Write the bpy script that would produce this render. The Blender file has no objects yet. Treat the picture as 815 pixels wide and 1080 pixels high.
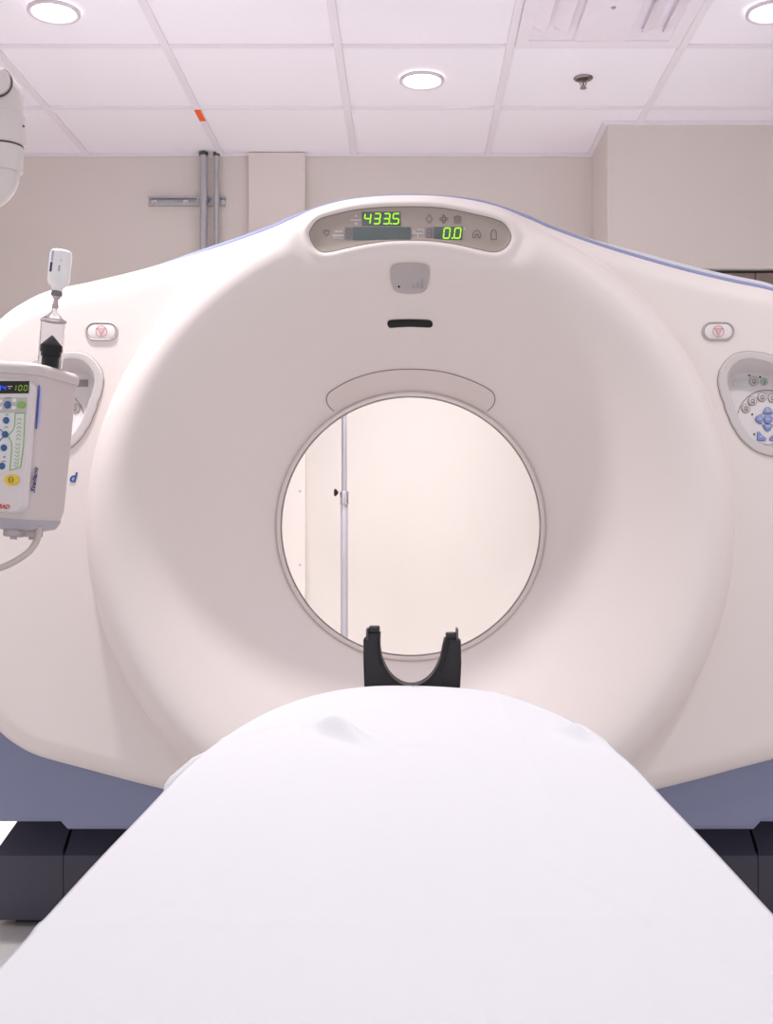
import bpy, bmesh, math, random
import numpy as np
from mathutils import Vector, Matrix, Euler

random.seed(4)
PI = math.pi
SC = bpy.context.scene
COL = SC.collection

# ------------------------------------------------------------------ camera facts
FPX, CX, CY, CAMZ = 1210.0, 433.0, 555.0, 1.05     # focal length and optical axis, photo pixels
CEIL, WALL = 2.745, 5.254                          # ceiling height, distance to back wall
XL, XR, YB = -2.4, 2.5, -2.6                       # side walls, wall behind the camera


def at(u, v, d):
    """point seen at photo pixel (u, v), d metres down the room"""
    return Vector(((u - CX) * d / FPX, d, CAMZ - (v - CY) * d / FPX))


# ------------------------------------------------------------------ materials
def lin(c):
    return tuple(((x / 255) / 12.92 if x <= 10 else (((x / 255) + 0.055) / 1.055) ** 2.4) for x in c)


def mat(name, rgb, rough=0.5, metal=0.0, var=0.03, scale=12.0, bump=0.0, bscale=200.0, coat=0.0,
        emit=None, strength=0.0, trans=0.0, ior=1.45, spec=0.5, alpha=1.0, sss=0.0):
    m = bpy.data.materials.new(name)
    m.use_nodes = True
    nt = m.node_tree
    b = nt.nodes['Principled BSDF']
    base = lin(rgb)
    tc = nt.nodes.new('ShaderNodeTexCoord')
    nz = nt.nodes.new('ShaderNodeTexNoise')
    nz.inputs['Scale'].default_value = scale
    nz.inputs['Detail'].default_value = 4
    nt.links.new(tc.outputs['Object'], nz.inputs['Vector'])
    mx = nt.nodes.new('ShaderNodeMix')
    mx.data_type = 'RGBA'
    mx.inputs[6].default_value = (*[x * (1 - var) for x in base], 1)
    mx.inputs[7].default_value = (*[min(1, x * (1 + var)) for x in base], 1)
    nt.links.new(nz.outputs['Fac'], mx.inputs[0])
    nt.links.new(mx.outputs[2], b.inputs['Base Color'])
    b.inputs['Roughness'].default_value = rough
    b.inputs['Metallic'].default_value = metal
    b.inputs['IOR'].default_value = ior
    b.inputs['Specular IOR Level'].default_value = spec
    b.inputs['Coat Weight'].default_value = coat
    b.inputs['Coat Roughness'].default_value = 0.08
    b.inputs['Transmission Weight'].default_value = trans
    b.inputs['Alpha'].default_value = alpha
    if bump:
        n2 = nt.nodes.new('ShaderNodeTexNoise')
        n2.inputs['Scale'].default_value = bscale
        n2.inputs['Detail'].default_value = 3
        nt.links.new(tc.outputs['Object'], n2.inputs['Vector'])
        bp = nt.nodes.new('ShaderNodeBump')
        bp.inputs['Strength'].default_value = bump
        bp.inputs['Distance'].default_value = 0.002
        nt.links.new(n2.outputs['Fac'], bp.inputs['Height'])
        nt.links.new(bp.outputs['Normal'], b.inputs['Normal'])
    if emit:
        b.inputs['Emission Color'].default_value = (*lin(emit), 1)
        b.inputs['Emission Strength'].default_value = strength
    return m


M = {
    'wall': mat('wall_paint', (215, 207, 201), 0.85, var=0.015, scale=3, bump=0.08, bscale=160),
    'pilaster': mat('pilaster_paint', (226, 217, 211), 0.8, var=0.012, scale=3),
    'ceiling': mat('ceiling_tile', (240, 236, 243), 0.9, var=0.012, scale=60, bump=0.15, bscale=300),
    'grid': mat('ceiling_grid', (230, 224, 231), 0.55, var=0.01),
    'floor': mat('floor_vinyl', (202, 198, 196), 0.45, var=0.06, scale=18),
    'base_trim': mat('baseboard', (150, 132, 122), 0.5),
    'cover': mat('gantry_cover', (240, 229, 226), 0.5, var=0.008, scale=4, coat=0.0, spec=0.4),
    'seam': mat('gantry_seam', (150, 156, 192), 0.4, var=0.02),
    'rear': mat('gantry_rear', (238, 236, 242), 0.35, var=0.01),
    'ring': mat('bore_ring', (228, 217, 213), 0.3, var=0.01),
    'ring_gap': mat('bore_gap', (122, 114, 114), 0.5),
    'fine_line': mat('fine_line', (150, 138, 132), 0.6),
    'window': mat('laser_window', (233, 221, 215), 0.38, var=0.01),
    'skirt': mat('gantry_skirt', (134, 140, 170), 0.42, var=0.02),
    'base': mat('gantry_base', (72, 70, 84), 0.5, var=0.03),
    'black': mat('black_plastic', (14, 14, 15), 0.35),
    'holder': mat('head_holder', (44, 40, 46), 0.5, var=0.05, scale=40, bump=0.1),
    'holder_pin': mat('holder_pin', (95, 90, 96), 0.4),
    'display': mat('display_glass', (176, 163, 155), 0.4, var=0.01, spec=0.3),
    'readout': mat('readout_window', (104, 112, 112), 0.35, var=0.02, spec=0.3),
    'readout_dim': mat('readout_off', (142, 134, 142), 0.5),
    'led': mat('led_green', (150, 235, 30), 0.5, emit=(160, 232, 30), strength=0.75),
    'led_dim': mat('led_dim', (120, 150, 40), 0.5, emit=(150, 180, 40), strength=0.45),
    'led_cyan': mat('led_blue', (40, 90, 240), 0.5, emit=(30, 80, 250), strength=0.9),
    'print_light': mat('print_light', (205, 198, 200), 0.6),
    'print_dark': mat('print_dark', (124, 114, 109), 0.6),
    'speaker': mat('speaker_grey', (192, 182, 182), 0.25, var=0.01, coat=0.2),
    'speaker_bar': mat('speaker_bar', (170, 166, 168), 0.4),
    'button': mat('button_white', (240, 231, 231), 0.35),
    'button_ring': mat('button_ring', (186, 177, 177), 0.4),
    'red_print': mat('red_print', (226, 152, 162), 0.6),
    'red_text': mat('red_text', (200, 66, 54), 0.6),
    'rim': mat('control_rim', (214, 206, 206), 0.4),
    'recess': mat('control_recess', (224, 216, 217), 0.4),
    'key_blue': mat('key_blue', (134, 150, 204), 0.35),
    'key_grey': mat('key_grey', (206, 198, 196), 0.4),
    'key_edge': mat('key_edge', (118, 108, 106), 0.5),
    'key_green': mat('key_green', (172, 204, 192), 0.4),
    'key_rim': mat('key_rim', (84, 98, 152), 0.5),
    'lcd': mat('lcd_pale', (214, 217, 217), 0.3),
    'lcd_grey': mat('lcd_grey', (150, 148, 142), 0.3),
    'logo': mat('logo_blue', (38, 92, 168), 0.5),
    'navy': mat('navy_print', (46, 46, 110), 0.6),
    'blue_print': mat('blue_print', (58, 86, 176), 0.5),
    'pale_blue': mat('pale_blue_print', (178, 188, 226), 0.5),
    'injector': mat('injector_shell', (216, 204, 204), 0.4, var=0.01),
    'inj_face': mat('injector_face', (226, 216, 218), 0.35, var=0.01),
    'inj_tray': mat('injector_tray', (182, 177, 186), 0.35),
    'inj_clear': mat('injector_clear', (214, 206, 210), 0.25, trans=0.5),
    'inj_pad': mat('injector_pad', (190, 190, 188), 0.45),
    'inj_pad_white': mat('injector_pad_white', (226, 224, 224), 0.45),
    'green_print': mat('green_print', (140, 184, 98), 0.5),
    'knob_blue': mat('knob_blue', (52, 92, 150), 0.25, coat=0.4),
    'yellow': mat('key_yellow', (238, 204, 40), 0.35),
    'hose': mat('hose', (206, 194, 190), 0.4),
    'arm': mat('arm_shell', (230, 221, 220), 0.28, var=0.01, coat=0.4),
    'arm_seam': mat('arm_seam', (92, 82, 82), 0.5),
    'syringe': mat('syringe_clear', (238, 238, 240), 0.04, trans=1.0, ior=1.12, var=0.0),
    'plunger': mat('plunger', (26, 22, 26), 0.45),
    'bottle': mat('bottle_white', (250, 247, 248), 0.25, var=0.01, coat=0.3),
    'cap_grey': mat('bottle_band', (130, 124, 128), 0.3, metal=0.6),
    'strut': mat('galvanised', (184, 184, 187), 0.35, metal=0.6, var=0.08, scale=30),
    'strut_dark': mat('strut_dark', (84, 80, 80), 0.5, metal=0.4),
    'chrome': mat('chrome', (216, 212, 218), 0.2, metal=0.9),
    'pole_grey': mat('pole_grey', (186, 182, 190), 0.32, metal=0.5),
    'cabinet': mat('cabinet_laminate', (132, 118, 110), 0.5, var=0.04, scale=5),
    'cabinet_dark': mat('cabinet_dark', (62, 54, 50), 0.6),
    'cloth': mat('sheet_cotton', (233, 232, 237), 0.92, var=0.006, scale=30, bump=0.12, bscale=500, spec=0.1),
    'table': mat('table_shell', (226, 220, 222), 0.4),
    'table_dark': mat('table_dark', (92, 96, 112), 0.5),
    'lens': mat('lamp_lens', (255, 252, 252), 0.5, emit=(255, 250, 252), strength=6.0),
    'lamp_ring': mat('lamp_ring', (206, 198, 205), 0.35),
    'vent': mat('vent_enamel', (232, 225, 233), 0.5),
    'orange': mat('orange_tape', (244, 96, 30), 0.6),
    'steel': mat('sprinkler_steel', (150, 140, 138), 0.3, metal=0.8),
}


# ------------------------------------------------------------------ mesh building
class MB:
    def __init__(self):
        self.v, self.f = [], []

    def add(self, verts, faces):
        o = len(self.v)
        self.v += [tuple(p) for p in verts]
        self.f += [tuple(i + o for i in f) for f in faces]
        return self

    def bm_add(self, bm):
        bm.verts.index_update()
        self.add([v.co.copy() for v in bm.verts], [[v.index for v in f.verts] for f in bm.faces])
        bm.free()
        return self

    def box(self, lo, hi, bevel=0.0, seg=3):
        bm = bmesh.new()
        bmesh.ops.create_cube(bm, size=1)
        lo, hi = Vector(lo), Vector(hi)
        for v in bm.verts:
            v.co = Vector([(lo[i] + hi[i]) / 2 + v.co[i] * (hi[i] - lo[i]) for i in range(3)])
        if bevel:
            bmesh.ops.bevel(bm, geom=bm.edges[:], offset=bevel, segments=seg, profile=0.5, affect='EDGES')
        return self.bm_add(bm)

    def loft(self, loops, closed=True, cap0=False, cap1=False):
        n = len(loops[0])
        vs = [p for L in loops for p in L]
        fs = []
        for k in range(len(loops) - 1):
            for i in range(n if closed else n - 1):
                j = (i + 1) % n
                fs.append((k * n + i, k * n + j, (k + 1) * n + j, (k + 1) * n + i))
        if cap0:
            fs.append(tuple(range(n))[::-1])
        if cap1:
            fs.append(tuple((len(loops) - 1) * n + i for i in range(n)))
        return self.add(vs, fs)

    def lathe(self, prof, c=(0, 0, 0), axis='Z', n=48, cap=False):
        """prof: (radius, height) along the axis"""
        loops = []
        for r, h in prof:
            L = []
            for i in range(n):
                a = 2 * PI * i / n
                p = (r * math.cos(a), r * math.sin(a), h)
                if axis == 'Y':
                    p = (p[0], p[2], p[1])
                elif axis == 'X':
                    p = (p[2], p[0], p[1])
                L.append((p[0] + c[0], p[1] + c[1], p[2] + c[2]))
            loops.append(L)
        return self.loft(loops, True, cap, cap)

    def tube(self, path, r, n=14, cap=True):
        P = [Vector(p) for p in path]
        R = r if isinstance(r, (list, tuple)) else [r] * len(P)
        loops = []
        t0 = (P[1] - P[0]).normalized()
        ref = Vector((0, 0, 1)) if abs(t0.z) < 0.9 else Vector((1, 0, 0))
        nrm = t0.cross(ref).normalized()
        for i, p in enumerate(P):
            t = (P[min(i + 1, len(P) - 1)] - P[max(i - 1, 0)]).normalized()
            nrm = (nrm - t * nrm.dot(t)).normalized()
            b = t.cross(nrm)
            loops.append([p + (nrm * math.cos(2 * PI * k / n) + b * math.sin(2 * PI * k / n)) * R[i] for k in range(n)])
        return self.loft(loops, True, cap, cap)

    def build(self, name, material, parent=None, sharp=35, local=False):
        off = Vector((0, 0, 0))
        if parent is not None and not local:
            q = parent
            while q is not None:
                off += q.location
                q = q.parent
        me = bpy.data.meshes.new(name)
        me.from_pydata([tuple(Vector(p) - off) for p in self.v], [], self.f)
        bm = bmesh.new()
        bm.from_mesh(me)
        bmesh.ops.recalc_face_normals(bm, faces=bm.faces[:])
        bm.to_mesh(me)
        bm.free()
        me.polygons.foreach_set('use_smooth', [True] * len(me.polygons))
        me.set_sharp_from_angle(angle=math.radians(sharp))
        me.materials.append(material)
        o = bpy.data.objects.new(name, me)
        COL.objects.link(o)
        if parent is not None:
            o.parent = parent
        return o


def tag(o, label=None, cat=None, group=None, kind=None):
    if label:
        o['label'] = label
    if cat:
        o['category'] = cat
    if group:
        o['group'] = group
    if kind:
        o['kind'] = kind
    return o


def thing(name, loc, label, cat, group=None, rot=(0, 0, 0)):
    o = bpy.data.objects.new(name, None)
    o.empty_display_size = 0.1
    o.location = loc
    o.rotation_euler = rot
    COL.objects.link(o)
    return tag(o, label, cat, group)


def spline(P, n, closed=True):
    """Catmull-Rom through points"""
    P = [np.array(p, float) for p in P]
    N, out = len(P), []
    segs = N if closed else N - 1
    per = max(1, n // segs)
    for i in range(segs):
        if closed:
            a, b, c, d = P[i - 1], P[i], P[(i + 1) % N], P[(i + 2) % N]
        else:
            a, b, c, d = P[max(i - 1, 0)], P[i], P[i + 1], P[min(i + 2, N - 1)]
        for k in range(per):
            t = k / per
            out.append(0.5 * ((2 * b) + (c - a) * t + (2 * a - 5 * b + 4 * c - d) * t * t + (3 * b - a - 3 * c + d) * t ** 3))
    if not closed:
        out.append(P[-1])
    return np.array(out)


def radial(P, c, n):
    """resample a star-shaped closed loop at n even angles about c (angle 0 = +x)"""
    P = np.asarray(P, float)
    ang = np.arctan2(P[:, 1] - c[1], P[:, 0] - c[0])
    rad = np.hypot(P[:, 0] - c[0], P[:, 1] - c[1])
    o = np.argsort(ang)
    th = -PI + 2 * PI * np.arange(n) / n
    r = np.interp(th, ang[o], rad[o], period=2 * PI)
    return np.stack([c[0] + r * np.cos(th), c[1] + r * np.sin(th)], 1)


def poly_sd(px, pz, P):
    """signed distance to closed polygon P (negative inside)"""
    px, pz = np.asarray(px, float), np.asarray(pz, float)
    best = np.full(px.shape, 1e9)
    inside = np.zeros(px.shape, bool)
    n = len(P)
    for i in range(n):
        ax, az = P[i]
        bx, bz = P[(i + 1) % n]
        ex, ez = bx - ax, bz - az
        t = np.clip(((px - ax) * ex + (pz - az) * ez) / (ex * ex + ez * ez + 1e-12), 0, 1)
        best = np.minimum(best, (px - ax - t * ex) ** 2 + (pz - az - t * ez) ** 2)
        if az != bz:
            cond = ((az > pz) != (bz > pz)) & (px < (bx - ax) * (pz - az) / (bz - az) + ax)
            inside ^= cond
    d = np.sqrt(best)
    return np.where(inside, -d, d)


def sstep(a, b, x):
    t = np.clip((x - a) / (b - a), 0, 1)
    return t * t * (3 - 2 * t)


# ------------------------------------------------------------------ the room
def room():
    f = MB().box((XL - .1, YB - .1, -.1), (XR + .1, WALL + .1, 0)).build('floor', M['floor'])
    tag(f, 'pale grey beige vinyl floor', kind='structure')
    c = MB().box((XL - .1, YB - .1, CEIL + .008), (XR + .1, WALL + .1, CEIL + .1)).build('ceiling', M['ceiling'])
    tag(c, 'white suspended tile ceiling', kind='structure')
    for nm, lo, hi in (('wall_back', (XL - .1, WALL, 0), (XR + .1, WALL + .1, CEIL + .05)),
                       ('wall_left', (XL - .1, 2.3, 0), (XL, WALL, CEIL + .05)),
                       ('wall_right', (XR, 2.3, 0), (XR + .1, WALL, CEIL + .05))):
        tag(MB().box(lo, hi).build(nm, M['wall']), kind='structure')
    # T-bar grid
    g = MB()
    xs = [0.352 + 0.6096 * k for k in range(-5, 5)]
    ys = [WALL - 0.598 * k for k in range(1, 14)]
    for x in xs:
        if XL + .03 < x < XR - .03:
            g.box((x - .014, YB, CEIL - .003), (x + .014, WALL, CEIL + .009), .0015, 1)
    for y in ys:
        if y > YB + .05:
            g.box((XL, y - .009, CEIL - .0025), (XR, y + .009, CEIL + .009), .0015, 1)
    gr = tag(g.build('trim_1', M['grid']), 'white metal T-bar grid of the tile ceiling', kind='structure')
    # orange marker stuck on one grid bar
    a = -0.867
    MB().box((a - .013, 4.66, CEIL - .0042), (a + .013, 4.79, CEIL - .003)).build('orange_tape', M['orange'], gr)
    gr.children[0]['label'] = 'orange tape on a grid bar'
    e = MB()
    SX, SY, SZ = .83, 4.84, 2.138
    e.box((XL, WALL - .022, CEIL - .004), (SX - .0225, WALL - .0005, CEIL + .007))
    e.box((SX - .022, SY + .0005, CEIL - .004), (SX - .0005, WALL - .0005, CEIL + .007))
    e.box((SX - .022, SY - .022, CEIL - .004), (XR, SY - .0005, CEIL + .007))
    tag(e.build('trim_2', M['grid']), 'white angle along ceiling edge', kind='structure')
    tag(MB().box((SX, SY, SZ), (XR, WALL, CEIL + .02), .004, 1).build('wall_soffit', M['wall']), 'beige boxed soffit over the cabinets', kind='structure')
    p = MB().box((-.737, WALL - .042, 0), (-.479, WALL, CEIL + .004), .004, 2).build('wall_pilaster', M['pilaster'])
    tag(p, 'boxed white wall chase', kind='structure')
    for z in (.55, .875, 1.21, 1.6, 2.0):
        MB().lathe([(0.0005, -.0025), (.004, -.0025), (.005, 0)], (-.503, WALL - .042, z), 'Y', 12).build('screw', M['strut'], p)
    b = MB()
    b.box((XL, WALL - .012, 0), (-.737, WALL, .1), .003, 1)
    b.box((-.479, WALL - .012, 0), (SX, WALL, .1), .003, 1)
    tag(b.build('baseboard_back', M['base_trim']), kind='structure')
    tag(MB().box((XL, 2.3, 0), (XL + .012, WALL, .1), .003, 1).build('baseboard_left', M['base_trim']), kind='structure')
    tag(MB().box((XR - .012, 2.3, 0), (XR, SY, .1), .003, 1).build('baseboard_right', M['base_trim']), kind='structure')
    # tall cabinets under the soffit
    spans = ((.86, 1.46, 'tall taupe cabinet under soffit, nearest the gantry top'),
             (1.463, 2.063, 'tall taupe cabinet under soffit, right of the dark door seam'))
    for x0, x1, lab in spans:
        t = thing('tall_cabinet', ((x0 + x1) / 2, 5.05, 0), lab, 'cabinet', 'tall cabinets under the soffit')
        MB().box((x0, 4.885, .1), (x1, WALL - .006, SZ - .004)).build('body', M['cabinet_dark'], t)
        MB().box((x0 + .03, 4.92, 0), (x1 - .03, WALL - .02, .1)).build('plinth', M['cabinet_dark'], t)
        for z0, z1, hz in ((.105, 1.1, .95), (1.104, SZ - .014, 1.25)):
            d = MB().box((x0 + .0015, 4.865, z0), (x1 - .0015, 4.884, z1), .002, 2).build('door', M['cabinet'], t)
            hx = x1 - .05 if x0 < 1.2 else x0 + .05
            MB().tube([(hx, 4.864, hz - .06), (hx, 4.84, hz - .06), (hx, 4.836, hz - .05), (hx, 4.836, hz + .05),
                       (hx, 4.84, hz + .06), (hx, 4.864, hz + .06)], .005, 10).build('handle', M['chrome'], d)


def downlight(x, y, label, power, spread, ring=True):
    t = thing('recessed_downlight', (x, y, CEIL - .004), label, 'ceiling light', 'round recessed downlights')
    z = CEIL
    R = .073
    MB().lathe([(R + .012, z + .004), (R + .013, z - .004), (R + .009, z - .008), (R + .001, z - .007),
                (R - .004, z - .002), (R - .006, z + .006)], (x, y, 0), 'Z', 56).build('trim_ring', M['lamp_ring'], t)
    MB().lathe([(.0005, z - .0018), (R * .5, z - .0018), (R - .003, z - .0008), (R - .004, z + .004)], (x, y, 0), 'Z', 56).build('lens', M['lens'], t)
    l = bpy.data.lights.new('downlight_lamp', 'AREA')
    l.shape = 'DISK'
    l.size = R * 1.9
    l.energy = power
    l.color = (0.99, 0.98, 0.985)
    l.spread = math.radians(spread)
    lo = bpy.data.objects.new('downlight_lamp', l)
    COL.objects.link(lo)
    lo.parent = t
    lo.location = (0, 0, -.007)


def ceiling_things():
    P, Q = 18.0, 13.5
    downlight(-1.175, 3.78, 'round white recessed downlight at upper left of ceiling, above the injector arm', P, 85)
    downlight(.043, 4.36, 'round white recessed downlight above the middle of the gantry', P * 1.1, 98)
    downlight(1.19, 3.78, 'round white recessed downlight cut by the right edge of the photo', P, 85)
    downlight(-.9, 2.47, 'round white recessed downlight out of view over the injector', Q, 130)
    downlight(.043, .75, 'added round white downlight, unseen, brightening the near end of the sheet', 2.2, 105)  # weak unseen fill lamp, added to lift the near part of the sheet
    downlight(1.19, 1.98, 'round white recessed downlight out of view over the floor right of the table', Q * .4, 120)
    # sprinkler head
    x, y = .655, 4.355
    t = thing('sprinkler_head', (x, y, CEIL), 'small steel fire sprinkler head hanging from a ceiling tile', 'sprinkler')
    z = CEIL + .007
    MB().lathe([(.036, z), (.037, z - .003), (.034, z - .006), (.027, z - .008), (.022, z - .004), (.02, z)], (x, y, 0), 'Z', 36).build('escutcheon', M['steel'], t)
    MB().lathe([(.0215, z - .001), (.018, z - .004), (.008, z - .005), (.0005, z - .005)], (x, y, 0), 'Z', 36).build('cup', M['strut_dark'], t)
    m = MB()
    m.lathe([(.009, z), (.009, z - .012), (.005, z - .014), (.004, z - .03)], (x, y, 0), 'Z', 16)
    for s in (-1, 1):
        m.tube([(x + s * .008, y, z - .006), (x + s * .012, y, z - .02), (x + s * .003, y, z - .038)], .0022, 8)
    m.build('frame', M['steel'], t)
    d = MB().lathe([(.0005, z - .037), (.012, z - .037), (.0135, z - .039), (.012, z - .041), (.0005, z - .041)], (x, y, 0), 'Z', 24)
    d.build('deflector', M['steel'], t)
    # four-way louvred air diffuser filling one tile
    x0, x1 = .352 + .016, .352 + .6096 - .016
    y1 = WALL - .598 * 2 - .015
    y0 = y1 - .568
    cx, cy = (x0 + x1) / 2, (y0 + y1) / 2
    t = thing('air_diffuser', (cx, cy, CEIL), 'square white louvred air diffuser set in the ceiling grid', 'air vent')
    W = (x1 - x0) / 2
    z = CEIL
    def sq(h, zz, hy=None):
        hy = h if hy is None else hy
        return [(cx - h, cy - hy, zz), (cx + h, cy - hy, zz), (cx + h, cy + hy, zz), (cx - h, cy + hy, zz)]
    m = MB().loft([sq(W, z + .006), sq(W, z - .003), sq(W - .045, z - .003), sq(W - .045, z + .004), sq(W - .05, z + .007)])
    m.build('frame', M['vent'], t, sharp=20)
    MB().box((x0 + .02, y0 + .02, z + .0015), (x1 - .02, y1 - .02, z + .0065)).build('back_plate', M['vent'], t)
    # blades run front to back on each side of a plain centre plate
    for s in (-1, 1):
        for k in range(2):
            bx = cx + s * (.222 - k * .072)
            m = MB()
            y_a, y_b = cy - W + .06, cy + W - .135
            prof = [(s * .026, 0), (s * .022, -.001), (s * -.024, -.030), (s * -.026, -.028), (s * .02, .001)]
            m.loft([[(bx + p, y_a, z + .001 + q) for p, q in prof], [(bx + p, y_b - .03, z + .001 + q) for p, q in prof],
                    [(bx + p * .8, y_b, z + .001 + q * .1) for p, q in prof]], True, True, True)
            m.build('blade', M['vent'], t, sharp=20)
    m = MB().loft([sq(.095, z + .002, W - .06), sq(.09, z - .012, W - .07), sq(.08, z - .014, W - .08)], True, False, True)
    m.build('centre_plate', M['vent'], t, sharp=20)
    c = at(641, 3, FPX * (CEIL - CAMZ) / 552)
    MB().lathe([(.0005, z - .019), (.006, z - .019), (.008, z - .0135)], (cx, c.y, 0), 'Z', 16).build('screw', M['strut'], t)


def wall_services():
    y = WALL - .001
    # horizontal strut channel
    zc = at(0, 213, WALL).z
    xa, xb = (157 - CX) * WALL / FPX, (238 - CX) * WALL / FPX
    t = thing('strut_channel', ((xa + xb) / 2, WALL, zc), 'horizontal galvanised strut channel screwed to the back wall', 'bracket')
    h = .021
    m = MB()
    prof = [(0, -h), (-.022, -h), (-.022, -h + .009), (-.019, -h + .009), (-.019, -h + .003), (-.004, -h + .003),
            (-.004, h - .003), (-.019, h - .003), (-.019, h - .009), (-.022, h - .009), (-.022, h), (0, h)]
    m.loft([[(xa, y + p, zc + q) for p, q in prof], [(xb, y + p, zc + q) for p, q in prof]], True, True, True)
    m.build('channel', M['strut'], t, sharp=20)
    for u in (163, 196, 234):
        x = (u - CX) * WALL / FPX
        MB().lathe([(.0005, y - .012), (.006, y - .012), (.0065, y - .006), (.012, y - .006), (.012, y - .004)], (x, 0, zc), 'Y', 14).build('bolt', M['chrome'], t)
    for u, w, lab in ((214.5, .017, 'thicker vertical steel conduit, left of two on the back wall'),
                      (228, .012, 'thinner vertical steel conduit, right of two on the back wall')):
        x = (u - CX) * 5.21 / FPX
        yc = WALL - .024 - w
        t = thing('conduit', (x, yc, 0), lab, 'pipe', 'conduits on the back wall')
        MB().lathe([(w, .0), (w, CEIL + .005)], (x, yc, 0), 'Z', 24, True).build('pipe', M['strut'], t)
        MB().lathe([(w + .002, CEIL - .012), (w + .003, CEIL - .01), (w + .003, CEIL + .004)], (x, yc, 0), 'Z', 24).build('collar', M['strut_dark'], t)
        for zz in (zc, 1.2, .35):
            m = MB().lathe([(w + .0008, zz - .012), (w + .003, zz - .012), (w + .003, zz + .012), (w + .0008, zz + .012)], (x, yc, 0), 'Z', 24)
            m.box((x - w - .012, yc - .004, zz - .01), (x - w, yc + .004, zz + .01), .001, 1)
            m.lathe([(.0005, -.008), (.004, -.008), (.004, .008), (.0005, .008)], (x - w - .008, yc, zz), 'Y', 8)
            m.build('clamp', M['strut'], t)
    # slim drip stand behind the gantry
    d = 4.6
    p = at(363, 555, d)
    x = p.x
    t = thing('drip_stand', (x, d, 0), 'slim chrome drip stand with black knob seen through the bore', 'medical stand')
    zj = at(0, 527, d).z
    MB().lathe([(.0145, .08), (.0145, zj), (.013, zj + .003)], (x, d, 0), 'Z', 20, True).build('lower_tube', M['pole_grey'], t)
    MB().lathe([(.0105, zj), (.0105, 1.98), (.009, 1.985)], (x, d, 0), 'Z', 20, True).build('upper_tube', M['pole_grey'], t)
    MB().lathe([(.0146, zj - .02), (.0175, zj - .018), (.0175, zj + .028), (.015, zj + .034), (.0106, zj + .034)], (x, d, 0), 'Z', 24).build('collar', M['chrome'], t)
    zk = at(0, 519.5, d).z
    m = MB().lathe([(.004, -.03), (.004, -.012), (.0005, -.012)], (x, d, zk), 'X', 12)
    m.build('knob_shaft', M['chrome'], t)
    MB().lathe([(.0005, -.042), (.012, -.041), (.016, -.036), (.013, -.031), (.006, -.026), (.0042, -.024)], (x, d, zk), 'X', 20).build('knob', M['black'], t)
    for k in range(5):
        a = 2 * PI * k / 5 + .3
        e = Vector((x + .27 * math.cos(a), d + .27 * math.sin(a), .07))
        MB().tube([(x, d, .1), (x + .1 * math.cos(a), d + .1 * math.sin(a), .092), e], [.016, .014, .01], 12).build('leg', M['pole_grey'], t)
        MB().lathe([(.0005, -.012), (.02, -.012), (.027, -.006), (.027, .006), (.02, .012), (.0005, .012)], (e.x, e.y, .027), 'Y', 20).build('castor', M['black'], t)
    for s in (-1, 1):
        MB().tube([(x, d, 1.96), (x + s * .06, d, 1.955), (x + s * .09, d, 1.965), (x + s * .1, d, 2.0)], .004, 8).build('hook', M['chrome'], t)


# ------------------------------------------------------------------ gantry surface
K = 2.84 / FPX
OUT_PX = [(0, 348), (67, 343), (117, 328), (150, 314), (207, 294), (282, 272), (340, 258), (382, 249), (410, 236), (433, 219),
          (458, 188), (474, 140), (480, 60), (480, -60), (474, -140), (458, -190), (433, -218), (415, -232), (393, -243), (350, -255),
          (253, -280), (150, -300), (70, -310), (0, -313)]
half = OUT_PX[1:-1]
OUTL = spline([(x * K, z * K) for x, z in OUT_PX] + [(-x * K, z * K) for x, z in half[::-1]], 560)   # gantry outline about the bore axis
PANEL_Y, R_CREST = 2.80, .785
_PR = np.array([.352, .37, .40, .45, .50, .55, .60, .635, .665, .69, .71, .73, .75, .765, .778, .79, .81, .86, 1.5])
_PY = np.array([3.045, 3.026, 2.995, 2.944, 2.893, 2.843, 2.796, 2.766, 2.744, 2.731, 2.7255, 2.726, 2.734, 2.747, 2.768, 2.80, 2.88, 3.1, 6.0])


def smin(a, b, k):
    h = np.clip(.5 + .5 * (b - a) / k, 0, 1)
    return b * (1 - h) + a * h - k * h * (1 - h)


DISP_PX = [(326.5, 248), (329, 240), (336, 232), (350, 227.2), (370, 222.5), (390, 219.8), (410, 218.6), (433, 218.3), (456, 218.8), (477, 221.3),
           (500, 226.2), (520, 231), (531, 236), (537, 244), (538.5, 251), (535, 259), (528, 264.3), (519, 265.8), (505, 263.2), (480, 257.5),
           (456, 254.3), (433, 253.4), (410, 254.2), (388, 257), (365, 261.8), (350, 265.2), (340, 265.8), (331.5, 260)]
DK = 2.742 / FPX
DISP = spline([((u - CX) * DK, (CY - v) * DK) for u, v in DISP_PX], 168)


def F(x, z, disp=True):
    """distance of the front cover from the camera plane at (x, z) about the bore axis"""
    x, z = np.asarray(x, float), np.asarray(z, float)
    r = np.hypot(x, z)
    bulge = np.interp(r, _PR, _PY)
    sd = -poly_sd(x, z, OUTL[::2])
    re, rd = .06, .055
    e = np.clip((re - sd) / re, 0, 1)
    edge = rd * (1 - np.sqrt(np.clip(1 - e * e, 0, 1)))
    y = np.where(r < .726, bulge, smin(bulge, PANEL_Y + edge, .012))
    if disp:
        ds = poly_sd(x, z, DISP[::2])
        w = 1 - sstep(.004, .075, ds)
        plane = 2.742 - .06 * (z - .70)
        top = np.minimum(plane, 9)
        y2 = np.where(z > .70, np.maximum(top, plane + edge * 1.0), top)
        y = y * (1 - w) + y2 * w
        y = y - .007 * np.exp(-((ds - .010) / .010) ** 2) + .004 * (1 - sstep(-.004, .004, ds))
    return y


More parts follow.
